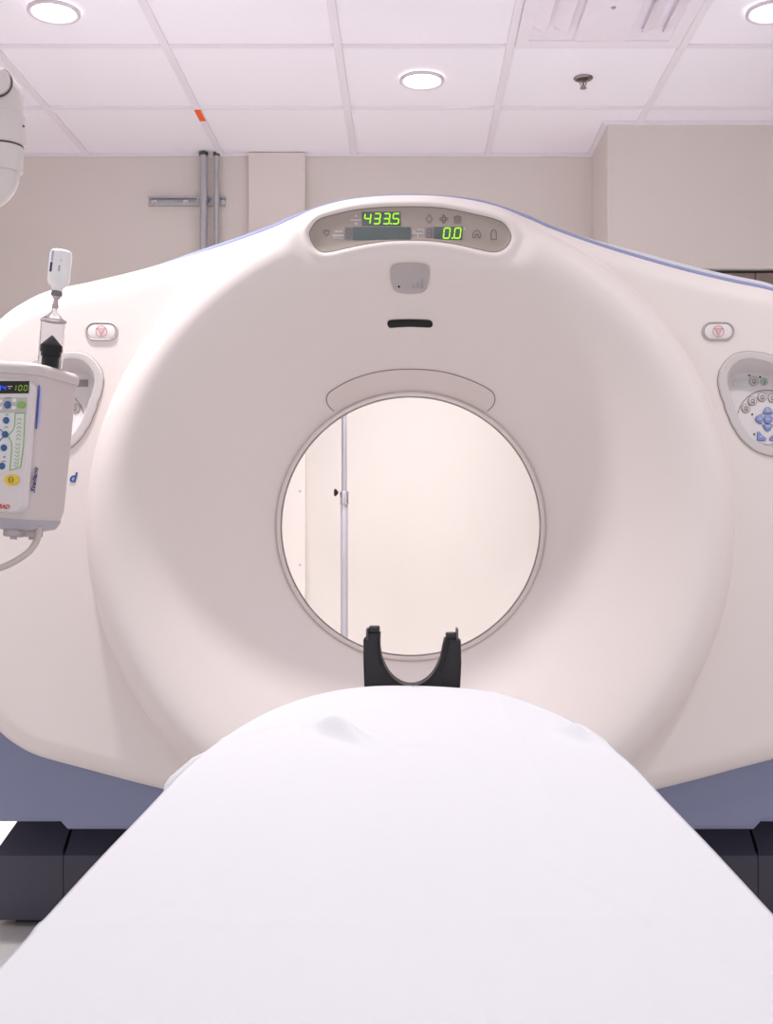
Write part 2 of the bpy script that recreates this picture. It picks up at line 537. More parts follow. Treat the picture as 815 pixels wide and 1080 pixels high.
def G(u, v, g=None):
    """photo pixel -> (x, z) about the bore axis on surface g"""
    g = g or F
    u, v = np.asarray(u, float), np.asarray(v, float)
    y = np.full(u.shape, 2.8)
    for _ in range(7):
        x, z = (u - CX) * y / FPX, (CY - v) * y / FPX
        y = g(x, z)
    return x, z


def lift(x, z, off=0.0, g=None):
    y = (g or F)(x, z) - off
    return [(float(a), float(b), float(c) + CAMZ) for a, b, c in zip(x, y, z)]


def smooth_interp():
    """refine the funnel profile so that its normals run smoothly"""
    global _PR, _PY
    rr = np.linspace(_PR[0], .86, 500)
    yy = np.interp(rr, _PR, _PY)
    k = np.hanning(35)
    k /= k.sum()
    pad = np.concatenate([yy[0] - (yy[1:18][::-1] - yy[0]), yy, 2 * yy[-1] - yy[-18:-1][::-1]])
    _PR, _PY = np.append(rr, 1.5), np.append(np.convolve(pad, k, 'valid'), 6.0)


smooth_interp()


def flat_px(mb, poly, off, g=None):
    x, z = G([p[0] for p in poly], [p[1] for p in poly], g)
    mb.add(lift(x, z, off, g), [tuple(range(len(poly)))])


def ribbon(mb, pts, w, off, g=None, closed=False):
    P = [np.array(p, float) for p in pts]
    if closed:
        P.append(P[0])
    for a, b in zip(P[:-1], P[1:]):
        d = b - a
        L = np.hypot(*d)
        if L < 1e-6:
            continue
        n = np.array([-d[1], d[0]]) / L * w / 2
        e = d / L * w * .25
        flat_px(mb, [a - e + n, b + e + n, b + e - n, a - e - n], off, g)


def ell(cx, cy, rx, ry=None, n=20):
    ry = rx if ry is None else ry
    return [(cx + rx * math.cos(2 * PI * i / n), cy + ry * math.sin(2 * PI * i / n)) for i in range(n)]


def raised(mb, poly, h, g=None, h0=-.001, bev=.12):
    """solid raised key: outline on the surface, shrunken top"""
    P = np.asarray(poly, float)
    c = P.mean(0)
    x, z = G(P[:, 0], P[:, 1], g)
    Q = c + (P - c) * (1 - bev)
    x2, z2 = G(Q[:, 0], Q[:, 1], g)
    x1, z1 = x * .97 + x2 * .03, z * .97 + z2 * .03
    mb.loft([lift(x, z, h0, g), lift(x, z, h * .6, g), lift(x2 * .35 + x * .65, z2 * .35 + z * .65, h * .92, g), lift(x2, z2, h, g)], True, False, True)


def capsule(cx, cy, w, h, n=10):
    r = h / 2
    a = w / 2 - r
    P = [(cx + a + r * math.cos(t), cy + r * math.sin(t)) for t in np.linspace(-PI / 2, PI / 2, n)]
    P += [(cx - a + r * math.cos(t), cy + r * math.sin(t)) for t in np.linspace(PI / 2, 3 * PI / 2, n)]
    return P


SEG = {'0': 'abcdef', '1': 'bc', '2': 'abged', '3': 'abgcd', '4': 'fgbc', '5': 'afgcd', '8': 'abcdefg'}


def seven(ch, x, y, w, h, t=1.5, slant=.1):
    """polylines of a seven-segment digit centred at (x, y) in pixels"""
    a, b = w / 2, h / 2
    L = {'a': ((-a, -b), (a, -b)), 'b': ((a, -b), (a, 0)), 'c': ((a, 0), (a, b)), 'd': ((-a, b), (a, b)),
         'e': ((-a, 0), (-a, b)), 'f': ((-a, -b), (-a, 0)), 'g': ((-a, 0), (a, 0))}
    out = []
    for s in SEG[ch]:
        (x0, y0), (x1, y1) = L[s]
        g = .12
        q = lambda p: (x + p[0] - p[1] * slant, y + p[1])
        p0 = (x0 + (x1 - x0) * g, y0 + (y1 - y0) * g)
        p1 = (x1 - (x1 - x0) * g, y1 - (y1 - y0) * g)
        out.append((q(p0), q(p1)))
    return out


# control panel shapes (right-hand one; the left one is its mirror image)
CP_OUT = [(785, 371), (774, 373.5), (765, 381), (758.5, 391), (756.5, 402), (758.5, 413), (763, 425), (768, 440), (775, 454), (786, 468),
          (800, 477.5), (816, 481.5), (834, 478), (849, 466), (858, 449), (863, 430), (862, 410), (852, 393), (835, 382), (812, 374.5), (797, 371.5)]
CP_IN = [(787, 379), (779, 381), (772, 387), (767.5, 395), (766.5, 403), (768.5, 412), (773, 424), (777.5, 438), (784, 450), (793, 461),
         (803, 468.5), (816, 472), (831, 469), (842, 459), (849, 445), (853, 429), (852, 413), (844, 400), (830, 391), (812, 384), (799, 380)]
CP_FLOOR = [(785, 393), (778, 393.5), (773, 396), (769.5, 401), (769, 405), (770.5, 413), (774.5, 424), (779, 438), (785.5, 449.5), (794, 460),
            (804, 467), (816, 470.5), (830, 467.5), (840, 458), (847, 444), (850.5, 430), (849, 420), (841, 411), (829, 404), (812, 398), (798, 394.5)]
CPC = (806, 425)


def cp_floor(x, z):
    z = np.asarray(z, float)
    return PANEL_Y + .004 + .05 * np.clip((z - .185) / (.385 - .185), 0, 1.1) + 0 * np.asarray(x)


def gantry():
    root = thing('scanner_gantry', (0, 3.2, 0), 'large white ring-shaped scanner gantry with round open bore and blue-grey skirt', 'medical scanner')
    N, NI, NO = 720, 96, 44
    th = 2 * PI * np.arange(N) / N
    seg = OUTL
    # outline radius for each angle
    P = radial(seg, (0, 0), N)
    ang = np.arctan2(P[:, 1], P[:, 0])
    R = np.hypot(P[:, 0], P[:, 1])
    c, s = np.cos(ang), np.sin(ang)
    rin = np.minimum(.792, R - .07)
    rows = []
    for k in range(NI + 1):
        rows.append(.353 + (rin - .353) * (k / NI))
    for k in range(1, NO + 1):
        t = k / NO
        t = 1 - (1 - t) ** 1.35
        rows.append(rin + (R - rin) * t)
    rows = np.array(rows)
    X, Z = rows * c, rows * s
    Y = F(X, Z)
    # openings of the two control recesses
    ho = []
    for m in (1, -1):
        a, b = radial(CP_OUT, CPC, 96), radial(CP_IN, CPC, 96)
        q = a * .5 + b * .5
        hx, hz = G(q[:, 0], q[:, 1])
        ho.append(np.stack([hx * m, hz], 1))
    mb = MB()
    n = N
    nr = len(rows)
    verts = [(float(X[k, i]), float(Y[k, i]), float(Z[k, i]) + CAMZ) for k in range(nr) for i in range(n)]
    Xc = (X[:-1] + X[1:] + np.roll(X, -1, 1)[:-1] + np.roll(X, -1, 1)[1:]) / 4
    Zc = (Z[:-1] + Z[1:] + np.roll(Z, -1, 1)[:-1] + np.roll(Z, -1, 1)[1:]) / 4
    cut = (poly_sd(Xc, Zc, ho[0]) < 0) | (poly_sd(Xc, Zc, ho[1]) < 0)
    faces = []
    for k in range(nr - 1):
        for i in range(n):
            if not cut[k, i]:
                j = (i + 1) % n
                faces.append((k * n + i, k * n + j, (k + 1) * n + j, (k + 1) * n + i))
    # side wall of the cover back to the seam
    base = (nr - 1) * n
    o = len(verts)
    for yy in (2.875,):
        for i in range(n):
            verts.append((float(X[-1, i]), yy, float(Z[-1, i]) + CAMZ))
    for i in range(n):
        j = (i + 1) % n
        faces.append((base + i, base + j, o + j, o + i))
    mb.add(verts, faces)
    mb.build('front_cover', M['cover'], root, sharp=50)

    def ring_at(scale_off, y, zmin=-.735):
        # outline pushed outwards, flat-bottomed
        nx = np.gradient(P[:, 1])
        nz = -np.gradient(P[:, 0])
        L = np.hypot(nx, nz)
        off = scale_off(P[:, 0], P[:, 1]) if callable(scale_off) else scale_off
        return [(float(a + u / l * w), y, float(max(b + v / l * w, zmin)) + CAMZ) for a, b, u, v, l, w in
                zip(P[:, 0], P[:, 1], nx, nz, L, np.broadcast_to(off, P[:, 0].shape))]

    # lavender joint between front and rear covers
    jb = lambda k: (lambda x, z: k - .013 * sstep(-.45, -.8, x))
    MB().loft([ring_at(-.014, 2.868), ring_at(jb(.010), 2.87), ring_at(jb(.0160), 2.876), ring_at(jb(.0160), 2.895), ring_at(-.014, 2.9)]).build('joint_band', M['seam'], root)
    # rear cover with its own flared opening
    rf = lambda k: (lambda x, z: k - .012 * sstep(-.45, -.8, x) + .014 * sstep(.25, .6, x) * sstep(-.1, .3, z))
    loops = [ring_at(-.01, 2.893), ring_at(rf(.014), 2.895), ring_at(rf(.018), 2.905), ring_at(rf(.018), 3.55), ring_at(.0, 3.66), ring_at(-.06, 3.72)]
    circ = lambda r, y: [(float(r * a), y, float(r * b) + CAMZ) for a, b in zip(c, s)]
    loops += [circ(.62, 3.735), circ(.57, 3.72), circ(.52, 3.66), circ(.45, 3.42), circ(.395, 3.22), circ(.362, 3.13), circ(.352, 3.115), circ(.36, 3.09)]
    MB().loft(loops).build('rear_cover', M['rear'], root)
    # bore ring
    mb = MB().lathe([(.3565, 3.052), (.3562, 3.037), (.3545, 3.032), (.351, 3.033), (.3478, 3.038), (.347, 3.044), (.347, 3.062)], (0, 0, CAMZ), 'Y', 160)
    mb.build('bore_ring', M['ring'], root)
    MB().lathe([(.3525, 3.05), (.3464, 3.056), (.346, 3.088), (.352, 3.118)], (0, 0, CAMZ), 'Y', 160).build('scan_window', M['ring_gap'], root)
    # laser window over the bore
    U = spline([(352, 433.5), (346.5, 428), (344.3, 420), (350, 412), (372, 400), (400, 392), (432, 389.5), (465, 392), (493, 400), (516, 411), (521.7, 420), (519.5, 428), (514, 433.5)], 72, closed=False)
    arc = []
    for t in np.linspace(0, 1, 40):
        a = math.radians(-90 - 37 + 74 * (1 - t))
        arc.append((433 + 147.5 * math.cos(a), 555 + 147.5 * math.sin(a)))
    U = [tuple(p) for p in U]
    top = np.array(U)
    # strip between upper edge and bore edge
    tt = np.linspace(0, 1, 60)
    ti = np.linspace(0, 1, len(top))
    tu = np.stack([np.interp(tt, ti, top[:, 0]), np.interp(tt, ti, top[:, 1])], 1)
    aa = np.radians(-90 + np.linspace(-33.8, 33.8, 60))
    bu = np.stack([433 + 142.5 * np.cos(aa), 555 + 142.5 * np.sin(aa)], 1)
    loops = []
    for w in np.linspace(0, 1, 8):
        q = tu * (1 - w) + bu * w
        x, z = G(q[:, 0], q[:, 1])
        loops.append(lift(x, z, .0018))
    q = tu * 1.0
    x, z = G(q[:, 0], q[:, 1])
    win = MB().loft([lift(x, z, -.002)] + loops, closed=False).build('laser_window', M['window'], root)
    mb = MB()
    x, z = G(tu[:, 0], tu[:, 1])
    mb.tube(lift(x, z, .0012), .0014, 6)
    mb.build('window_joint', M['fine_line'], win)
    mb = MB()
    raised(mb, capsule(431, 414.2, 32, 2.6), .004)
    mb.build('aperture', M['button'], win)
    mb = MB()
    raised(mb, capsule(436, 415.6, 9, 1.0), .0048)
    mb.build('aperture_slit', M['print_dark'], win)

    # ---- display
    x0, z0 = DISP[:, 0], DISP[:, 1]
    cen = DISP.mean(0)
    loops = []
    dsp = MB()
    # rows of quads between the upper and the lower edge
    us = np.linspace(326.6, 538.4, 70)
    D2 = np.array(spline(DISP_PX, 280))
    up = D2[(D2[:, 1] < 248)]
    lo_ = D2[(D2[:, 1] >= 248)]
    up = up[np.argsort(up[:, 0])]
    lo_ = lo_[np.argsort(lo_[:, 0])]
    yu, yl = np.interp(us, up[:, 0], up[:, 1]), np.interp(us, lo_[:, 0], lo_[:, 1])
    for w in np.linspace(0, 1, 10):
        v = yu * (1 - w) + yl * w
        x, z = G(us, v)
        loops.append(lift(x, z, .0012))
    dsp.loft(loops, closed=False)
    ds = dsp.build('display_panel', M['display'], root)
    ed = MB()
    x, z = G(D2[::2, 0], D2[::2, 1])
    L = lift(x, z, .001)
    ed.tube(L + [L[0]], .0014, 6)
    ed.build('panel_edge', M['fine_line'], ds)

    def rect(u0, v0, u1, v1):
        return [(u0, v0), (u1, v0), (u1, v1), (u0, v1)]
    for R4 in (rect(381.5, 223.7, 422.5, 238.3), rect(372, 239.6, 433, 253.2), rect(457.5, 239.4, 487.5, 253)):
        mb = MB()
        raised(mb, R4, .0022, bev=.02)
        mb.build('readout_window', M['readout'], ds)
    for chars, wds in (((('4', 387.6, 231), ('3', 397.6, 231), ('3', 407.6, 231), ('5', 417.4, 231)), [(412.2, 236.2)]),
                       ((('0', 471, 246.2), ('0', 482.3, 246.2)), [(476.9, 251.5)])):
        mb = MB()
        for ch, cx, cy in chars:
            for p, q in seven(ch, cx, cy, 6.2, 10.6, slant=.12):
                ribbon(mb, [p, q], 1.35, .0032)
        for d in wds:
            flat_px(mb, ell(d[0], d[1], .9), .0032)
        mb.build('lit_digits', M['led'], ds)
    for cx, R4 in ((367.6, rect(363.2, 239.8, 372, 253)), (452.6, rect(448.2, 239.6, 457, 252.8))):
        mb = MB()
        raised(mb, R4, .0018, bev=.02)
        ub = mb.build('unit_box', M['readout_dim'], ds)
    icons = [
        ([[(341.5, 243.8), (343, 243), (344.4, 244.5), (345.8, 243), (347.4, 243.8), (347, 246.4), (344.4, 249), (341.8, 246.4)]], 'heart_icon'),
        ([[(452.5, 226.8), (456, 231.5), (452.5, 235.8), (449, 231.5)]], 'diamond_icon'),
        ([[(467.8 + p * math.cos(a * PI / 2) - q * math.sin(a * PI / 2), 231.4 + p * math.sin(a * PI / 2) + q * math.cos(a * PI / 2))
           for p, q in ((1.6, -1.8), (4.6, 0), (1.6, 1.8))] for a in range(4)], 'arrows_icon'),
        ([[(478.2, 233.5), (486.4, 233.5)], [(479, 235.4), (485.6, 235.4)],
          [(479.4, 231.8), (479, 228.6), (481, 230), (482.3, 227.4), (483.6, 230), (485.6, 228.6), (485.2, 231.8)]], 'person_icon'),
        ([[(498.2, 250.5), (498.6, 246.5), (500.4, 244), (502.6, 243.2), (504.8, 244), (506.4, 246.5), (506.9, 250.5), (504.4, 251), (504, 248), (502.6, 247), (501.2, 248), (500.8, 251)]], 'arch_icon'),
        ([[(518, 253), (517.6, 246), (518.6, 243.6), (520.4, 242.8), (522.4, 243.6), (523.4, 246), (523.2, 253)]], 'head_icon'),
        ([list(pq) for pq in seven('8', 367.6, 246.3, 4.2, 9, slant=0)], 'unlit_digit'),
        ([list(pq) for pq in seven('8', 452.6, 246.3, 4.2, 9, slant=0)], 'unlit_digit')]
    for lines, nm in icons:
        mb = MB()
        for L in lines:
            ribbon(mb, L, .8, .0028, closed=len(L) > 2)
        mb.build(nm, M['print_dark'], ds)
    mb = MB()
    ribbon(mb, [(369.5, 232.4), (380.5, 232.4)], 1.5, .0026)
    flat_px(mb, [(375.4, 225.8), (377.4, 229), (373.4, 229)], .0026)
    flat_px(mb, [(375.4, 238.2), (377.4, 235), (373.4, 235)], .0026)
    mb.build('height_icon', M['print_light'], ds)
    mb = MB()
    ribbon(mb, [(351, 248.6), (361.8, 248.6)], 1.8, .0026)
    ribbon(mb, [(353.4, 244.4), (356, 244.4)], 1.6, .0026)
    ribbon(mb, [(357.4, 244.4), (360, 244.4)], 1.6, .0026)
    ribbon(mb, [(351.6, 250.8), (361.6, 251.6)], .8, .0026)
    mb.build('table_icon', M['print_light'], ds)
    mb = MB()
    ribbon(mb, [(434, 246.4), (446.6, 246.4)], 1.3, .0026)
    ribbon(mb, [(435, 242.6), (438, 244.6), (435, 244.6)], 1.0, .0026)
    ribbon(mb, [(440, 242.4), (445.6, 242.4), (447, 244.2)], 1.2, .0026)
    ribbon(mb, [(440.6, 246.4), (440.6, 250.8)], 1.2, .0026)
    mb.build('tilt_icon', M['print_light'], ds)
    mb = MB()
    flat_px(mb, ell(490, 241.6, 1.2, 1.2), .0026)
    mb.build('degree_mark', M['print_light'], ds)

    # ---- intercom plate
    P1 = spline([(411.5, 286), (414, 280.5), (421, 278.4), (432, 278), (443, 278.4), (450.5, 280.5), (453, 286), (452, 297), (449.5, 305),
                 (444, 309), (432, 310), (420.5, 309), (415, 305), (412.5, 297)], 84)
    mb = MB()
    raised(mb, P1, .007, bev=.07)
    sp = mb.build('intercom_plate', M['speaker'], root)
    mb = MB()
    flat_px(mb, ell(420.6, 303.2, 1.2), .0085)
    mb.build('microphone_hole', M['black'], sp)
    mb = MB()
    for u in (436, 440.5, 445):
        flat_px(mb, rect(u - 1.4, 294, u + 1.4, 305), .0082)
    mb.build('speaker_slots', M['speaker_bar'], sp)
    # dark slot
    mb = MB()
    q = spline([(408.5, 341.8), (410.5, 338), (420, 337.1), (432, 336.9), (444, 337.2), (453.5, 338), (456.2, 341.8), (454, 345.4), (444, 345.3), (432, 344.9), (420, 345.4), (411, 345.8)], 72)
    raised(mb, q, .003, bev=.08)
    mb.build('indicator_slot', M['black'], root)

    # ---- capsule stop buttons
    for m, u0 in ((1, 757), (-1, 107.3)):
        mb = MB()
        a = np.array(capsule(u0, 349.6, 35, 20.5, 16))
        cc = np.array([u0, 349.6])
        b = np.array(capsule(u0, 349.6, 29.5, 15.5, 16))
        lp = []
        for w, of in ((0, -.001), (.12, .003), (.5, .005), (.9, .003), (1, -.004)):
            q = a * (1 - w) + b * w
            x, z = G(q[:, 0], q[:, 1])
            lp.append(lift(x, z, of))
        mb.loft(lp)
        rb = mb.build('stop_button', M['button_ring'], root)
        mb = MB()
        raised(mb, b, .0035, bev=.05, h0=-.004)
        mb.build('button_face', M['button'], rb)
        mb = MB()
        ribbon(mb, ell(u0, 349.8, 5.8, 5.8, 24), .75, .0042, closed=True)
        ribbon(mb, [(u0 - 4.2, 346.8), (u0 + 4.2, 346.8), (u0 + .0, 354.8)], .7, .0042, closed=True)
        ribbon(mb, [(u0 - 2, 348.2), (u0 + 2, 348.2), (u0, 352)], .7, .0042, closed=True)
        mb.build('stop_symbol', M['red_print'], rb)

    # ---- recessed control panels
    for m in (1, -1):
        A, B, C3 = (np.asarray(radial(q, CPC, 120)) for q in (CP_OUT, CP_IN, CP_FLOOR))
        mir = lambda pts: [(p[0] * m, p[1], p[2]) for p in pts]
        flat = lambda x, z: PANEL_Y + 0 * np.asarray(x)
        lp = []
        for w, of in ((-.02, -.004), (0, .002), (.12, .0055), (.5, .006), (.88, .005), (1, .001)):
            q = A * (1 - w) + B * w
            x, z = G(q[:, 0], q[:, 1], flat)
            lp.append(mir(lift(x, z, of, flat)))
        rim = MB().loft(lp).build('control_panel', M['rim'], root)
        mb = MB()
        x, z = G(A[:, 0], A[:, 1], flat)
        L = mir(lift(x, z, .0005, flat))
        mb.tube(L + [L[0]], .0016, 6)
        mb.build('rim_joint', M['fine_line'], rim)
        x, z = G(B[:, 0], B[:, 1], flat)
        lpB = mir(lift(x, z, .001, flat))
        x, z = G(C3[:, 0], C3[:, 1], cp_floor)
        fl = lift(x, z, 0, cp_floor)
        mid = [tuple(.5 * a + .5 * b for a, b in zip(p, q)) for p, q in zip(lpB, mir(fl))]
        mid = [(p[0], p[1] + .006, p[2]) for p in mid]
        mb = MB().loft([lpB, mid, mir(fl)], True, False, True)
        mb.build('recess', M['recess'], rim, sharp=40)

        def put(mb0, nm, mt):
            mb0.v = [(p[0] * m, p[1], p[2]) for p in mb0.v]
            return mb0.build(nm, mt, rim)
        g = cp_floor
        mb = MB()
        ribbon(mb, [(808 + 31 * math.cos(t), 443 + 31.5 * math.sin(t)) for t in np.linspace(PI * 1.04, PI * 1.96, 22)], .7, .0012, g)
        put(mb, 'keypad_outline', M['key_edge'])
        mb = MB()
        ribbon(mb, [(808 + 33 * math.cos(t), 443 + 26 * math.sin(t)) for t in np.linspace(PI * .3, PI * .85, 14)], .5, .0012, g)
        put(mb, 'keypad_outline', M['key_edge'])
        mb = MB()
        raised(mb, rect(773, 400.5, 788, 408), .002, g, bev=.03)
        put(mb, 'status_screen', M['lcd'] if m > 0 else M['lcd_grey'])
        for cx, cy, r, mt in ((794.6, 402, 4.4, 'key_grey'), (805.4, 402.6, 3.4, 'key_green'), (786.2, 430.6, 4.3, 'key_grey'), (793.2, 422.8, 4.5, 'key_grey'),
                              (803.2, 418.8, 4.4, 'key_grey'), (814.2, 419.6, 4.4, 'key_grey'), (824, 424.6, 4.3, 'key_grey'), (831, 432, 4.3, 'key_grey')):
            mb = MB()
            raised(mb, ell(cx, cy, r), .004, g, bev=.14)
            put(mb, 'round_key', M[mt])
            mb = MB()
            ribbon(mb, ell(cx, cy, r * 1.02), .6, .0022, g, closed=True)
            ribbon(mb, ell(cx, cy, r * .4, r * .4, 8), .6, .0048, g, closed=True)
            ribbon(mb, [(cx - r * .3, cy + r * .55), (cx + r * .4, cy + r * .5)], .7, .0048, g)
            put(mb, 'key_print', M['key_edge'])
        bc = (809.3, 442.2)
        mb = MB()
        def blue_key(P):
            mb = MB()
            raised(mb, P, .005, g, bev=.15)
            put(mb, 'blue_key', M['key_blue'])
            mb = MB()
            ribbon(mb, P, .8, .0018, g, closed=True)
            put(mb, 'key_rim', M['key_rim'])
            c = np.mean(P, 0)
            mb = MB()
            ribbon(mb, [(c[0] - 1.6, c[1]), (c[0] + 1.6, c[1])], 1.1, .0056, g)
            put(mb, 'key_print', M['print_light'])
        blue_key(ell(bc[0], bc[1], 4.4))
        pet = [(-5.2, -6.6), (-4.6, -8.4), (-2.2, -12.2), (0, -13), (2.2, -12.2), (4.6, -8.4), (5.2, -6.6), (3.4, -6), (0, -6.3), (-3.4, -6)]
        for a in range(4):
            ca, sa = math.cos(a * PI / 2), math.sin(a * PI / 2)
            blue_key([(bc[0] + p * ca - q * sa, bc[1] - .3 + (p * sa + q * ca) * .95) for p, q in pet])
        for sx in (-1, 1):
            for q in ([(-11, 13.6), (-9.2, 12.8), (-6.8, 16), (-2, 19.6), (-2.2, 21.4), (-9.8, 21.8), (-11.2, 20.6)],):
                blue_key([(bc[0] - sx * p * -1, bc[1] + r_ + .5) for p, r_ in q])
        for cx, cy in ((793, 437), (795, 458), (789.8, 396), (801.3, 397.8)):
            mb = MB()
            flat_px(mb, ell(cx, cy, 1.1, 1.0, 10), .0014, g)
            put(mb, 'indicator_dot', M['black'])

    # ---- the last letter of the name on the left panel
    cu = bpy.data.curves.new('letter', 'FONT')
    cu.body = 'd'
    cu.size = .034
    cu.shear = .25
    cu.extrude = .0006
    cu.offset = .0006
    tmp = bpy.data.objects.new('letter_tmp', cu)
    COL.objects.link(tmp)
    dg = bpy.context.evaluated_depsgraph_get()
    me = bpy.data.meshes.new_from_object(tmp.evaluated_get(dg))
    bpy.data.objects.remove(tmp)
    me.materials.clear()
    me.materials.append(M['logo'])
    o = bpy.data.objects.new('logo_letter', me)
    COL.objects.link(o)
    o.parent = root
    x, z = G([72.6], [508.4])
    o.location = Vector((float(x[0]), float(F(x, z)[0]) - .0012, float(z[0]) + CAMZ)) - root.location
    o.rotation_euler = (PI / 2, 0, 0)

    # ---- skirt under the cover: solid blue-grey body, front face follows the cover bottom
    bz, bz2 = -.733, -.752
    y0, y1 = 2.852, 3.6
    xs = np.array([-1.125, -1.11, -1.0, -.90, -.872, -.855, 0, .855, .872, .90, 1.0, 1.11, 1.125])
    low = np.where(np.abs(xs) < .86, bz2, bz)
    upz = np.interp(np.abs(xs), [0, .6, .8, .9, 1.0, 1.125], [-.665, -.64, -.55, -.47, -.42, -.38])
    def outer(zv):
        return zv
    prof = lambda yy, dz, dx: [(float(x * dx), yy, float(z) + dz + CAMZ) for x, z in zip(xs, low)] + [(float(x * dx), yy, float(z) + CAMZ) for x, z in zip(xs[::-1], upz)]
    mb = MB().loft([prof(y0, .012, .996), prof(y0 + .003, .004, .998), prof(y0 + .010, -.003, 1.0), prof(y0 + .03, -.006, 1.0), prof(y1 - .02, -.006, 1.0), prof(y1, .01, .99)], True, True, True)
    mb.build('skirt', M['skirt'], root, sharp=30)
    # ---- dark base on the floor
    by = 3.0
    for xa, xb in ((-1.09, -.909), (-.907, .907), (.909, 1.09)):
        mb = MB()
        ta = xa + (.055 if xa < -1 else 0)
        tb = xb - (.055 if xb > 1 else 0)
        L0 = [(xa, by, .02), (xb, by, .02), (xb, 3.62, .02), (xa, 3.62, .02)]
        L1 = [(xa, by, .188), (xb, by, .188), (xb, 3.62, .188), (xa, 3.62, .188)]
        L1b = [(xa + .004, by + .012, .2), (xb - .004, by + .012, .2), (xb - .004, 3.61, .2), (xa + .004, 3.61, .2)]
        L2 = [(ta, by + .16, .305), (tb, by + .16, .305), (tb, 3.5, .305), (ta, 3.5, .305)]
        mb.loft([L0, L1, L1b, L2], True, True, True)
        mb.build('base_panel', M['base'], root, sharp=20)
    mb = MB().box((-1.05, by + .05, 0), (1.05, 3.58, .022))
    mb.build('base_plate', M['black'], root)
    return root


# ------------------------------------------------------------------ table, sheet, head holder
TZ = .728
W0, YS, LT = .300, 1.45, .83


def table():
    t = thing('patient_table', (0, .9, 0), 'patient table under the white sheet, running into the gantry', 'examination table')
    # cradle with rounded tip
    def outline(w, tip, n=18):
        P = [(-w, -.5)]
        for k in range(n + 1):
            f = PI / 2 * k / n
            P.append((-w * math.cos(f) ** .8 if k < n else 0, YS + tip * math.sin(f)))
        return P + [(-x, y) for x, y in P[-2::-1]]
    a, b = outline(W0 - .02, LT - .03), outline(W0 - .05, LT - .05)
    MB().loft([[(x, y, TZ - .085) for x, y in b], [(x, y, TZ - .055) for x, y in a], [(x, y, TZ - .02) for x, y in a], [(x, y, TZ - .012) for x, y in b]], True, True, True).build('cradle', M['table'], t, sharp=50)
    for s in (-1, 1):
        MB().box((s * .26 - .03, -.45, TZ - .15), (s * .26 + .03, 1.5, TZ - .088), .012).build('side_rail', M['table_dark'], t)
    MB().box((-.23, -.35, TZ - .20), (.23, 1.45, TZ - .09), .02).build('carriage', M['table'], t)
    loops = []
    for z, hx, ya, yb in ((.10, .27, -.1, 1.35), (.14, .26, -.08, 1.33), (.35, .22, .05, 1.2), (.535, .21, .1, 1.15)):
        loops.append([(-hx, ya, z), (hx, ya, z), (hx, yb, z), (-hx, yb, z)])
    MB().loft(loops, True, True, True).build('pedestal', M['table'], t)
    MB().box((-.3, -.15, 0), (.3, 1.4, .11), .02).build('base', M['table_dark'], t)


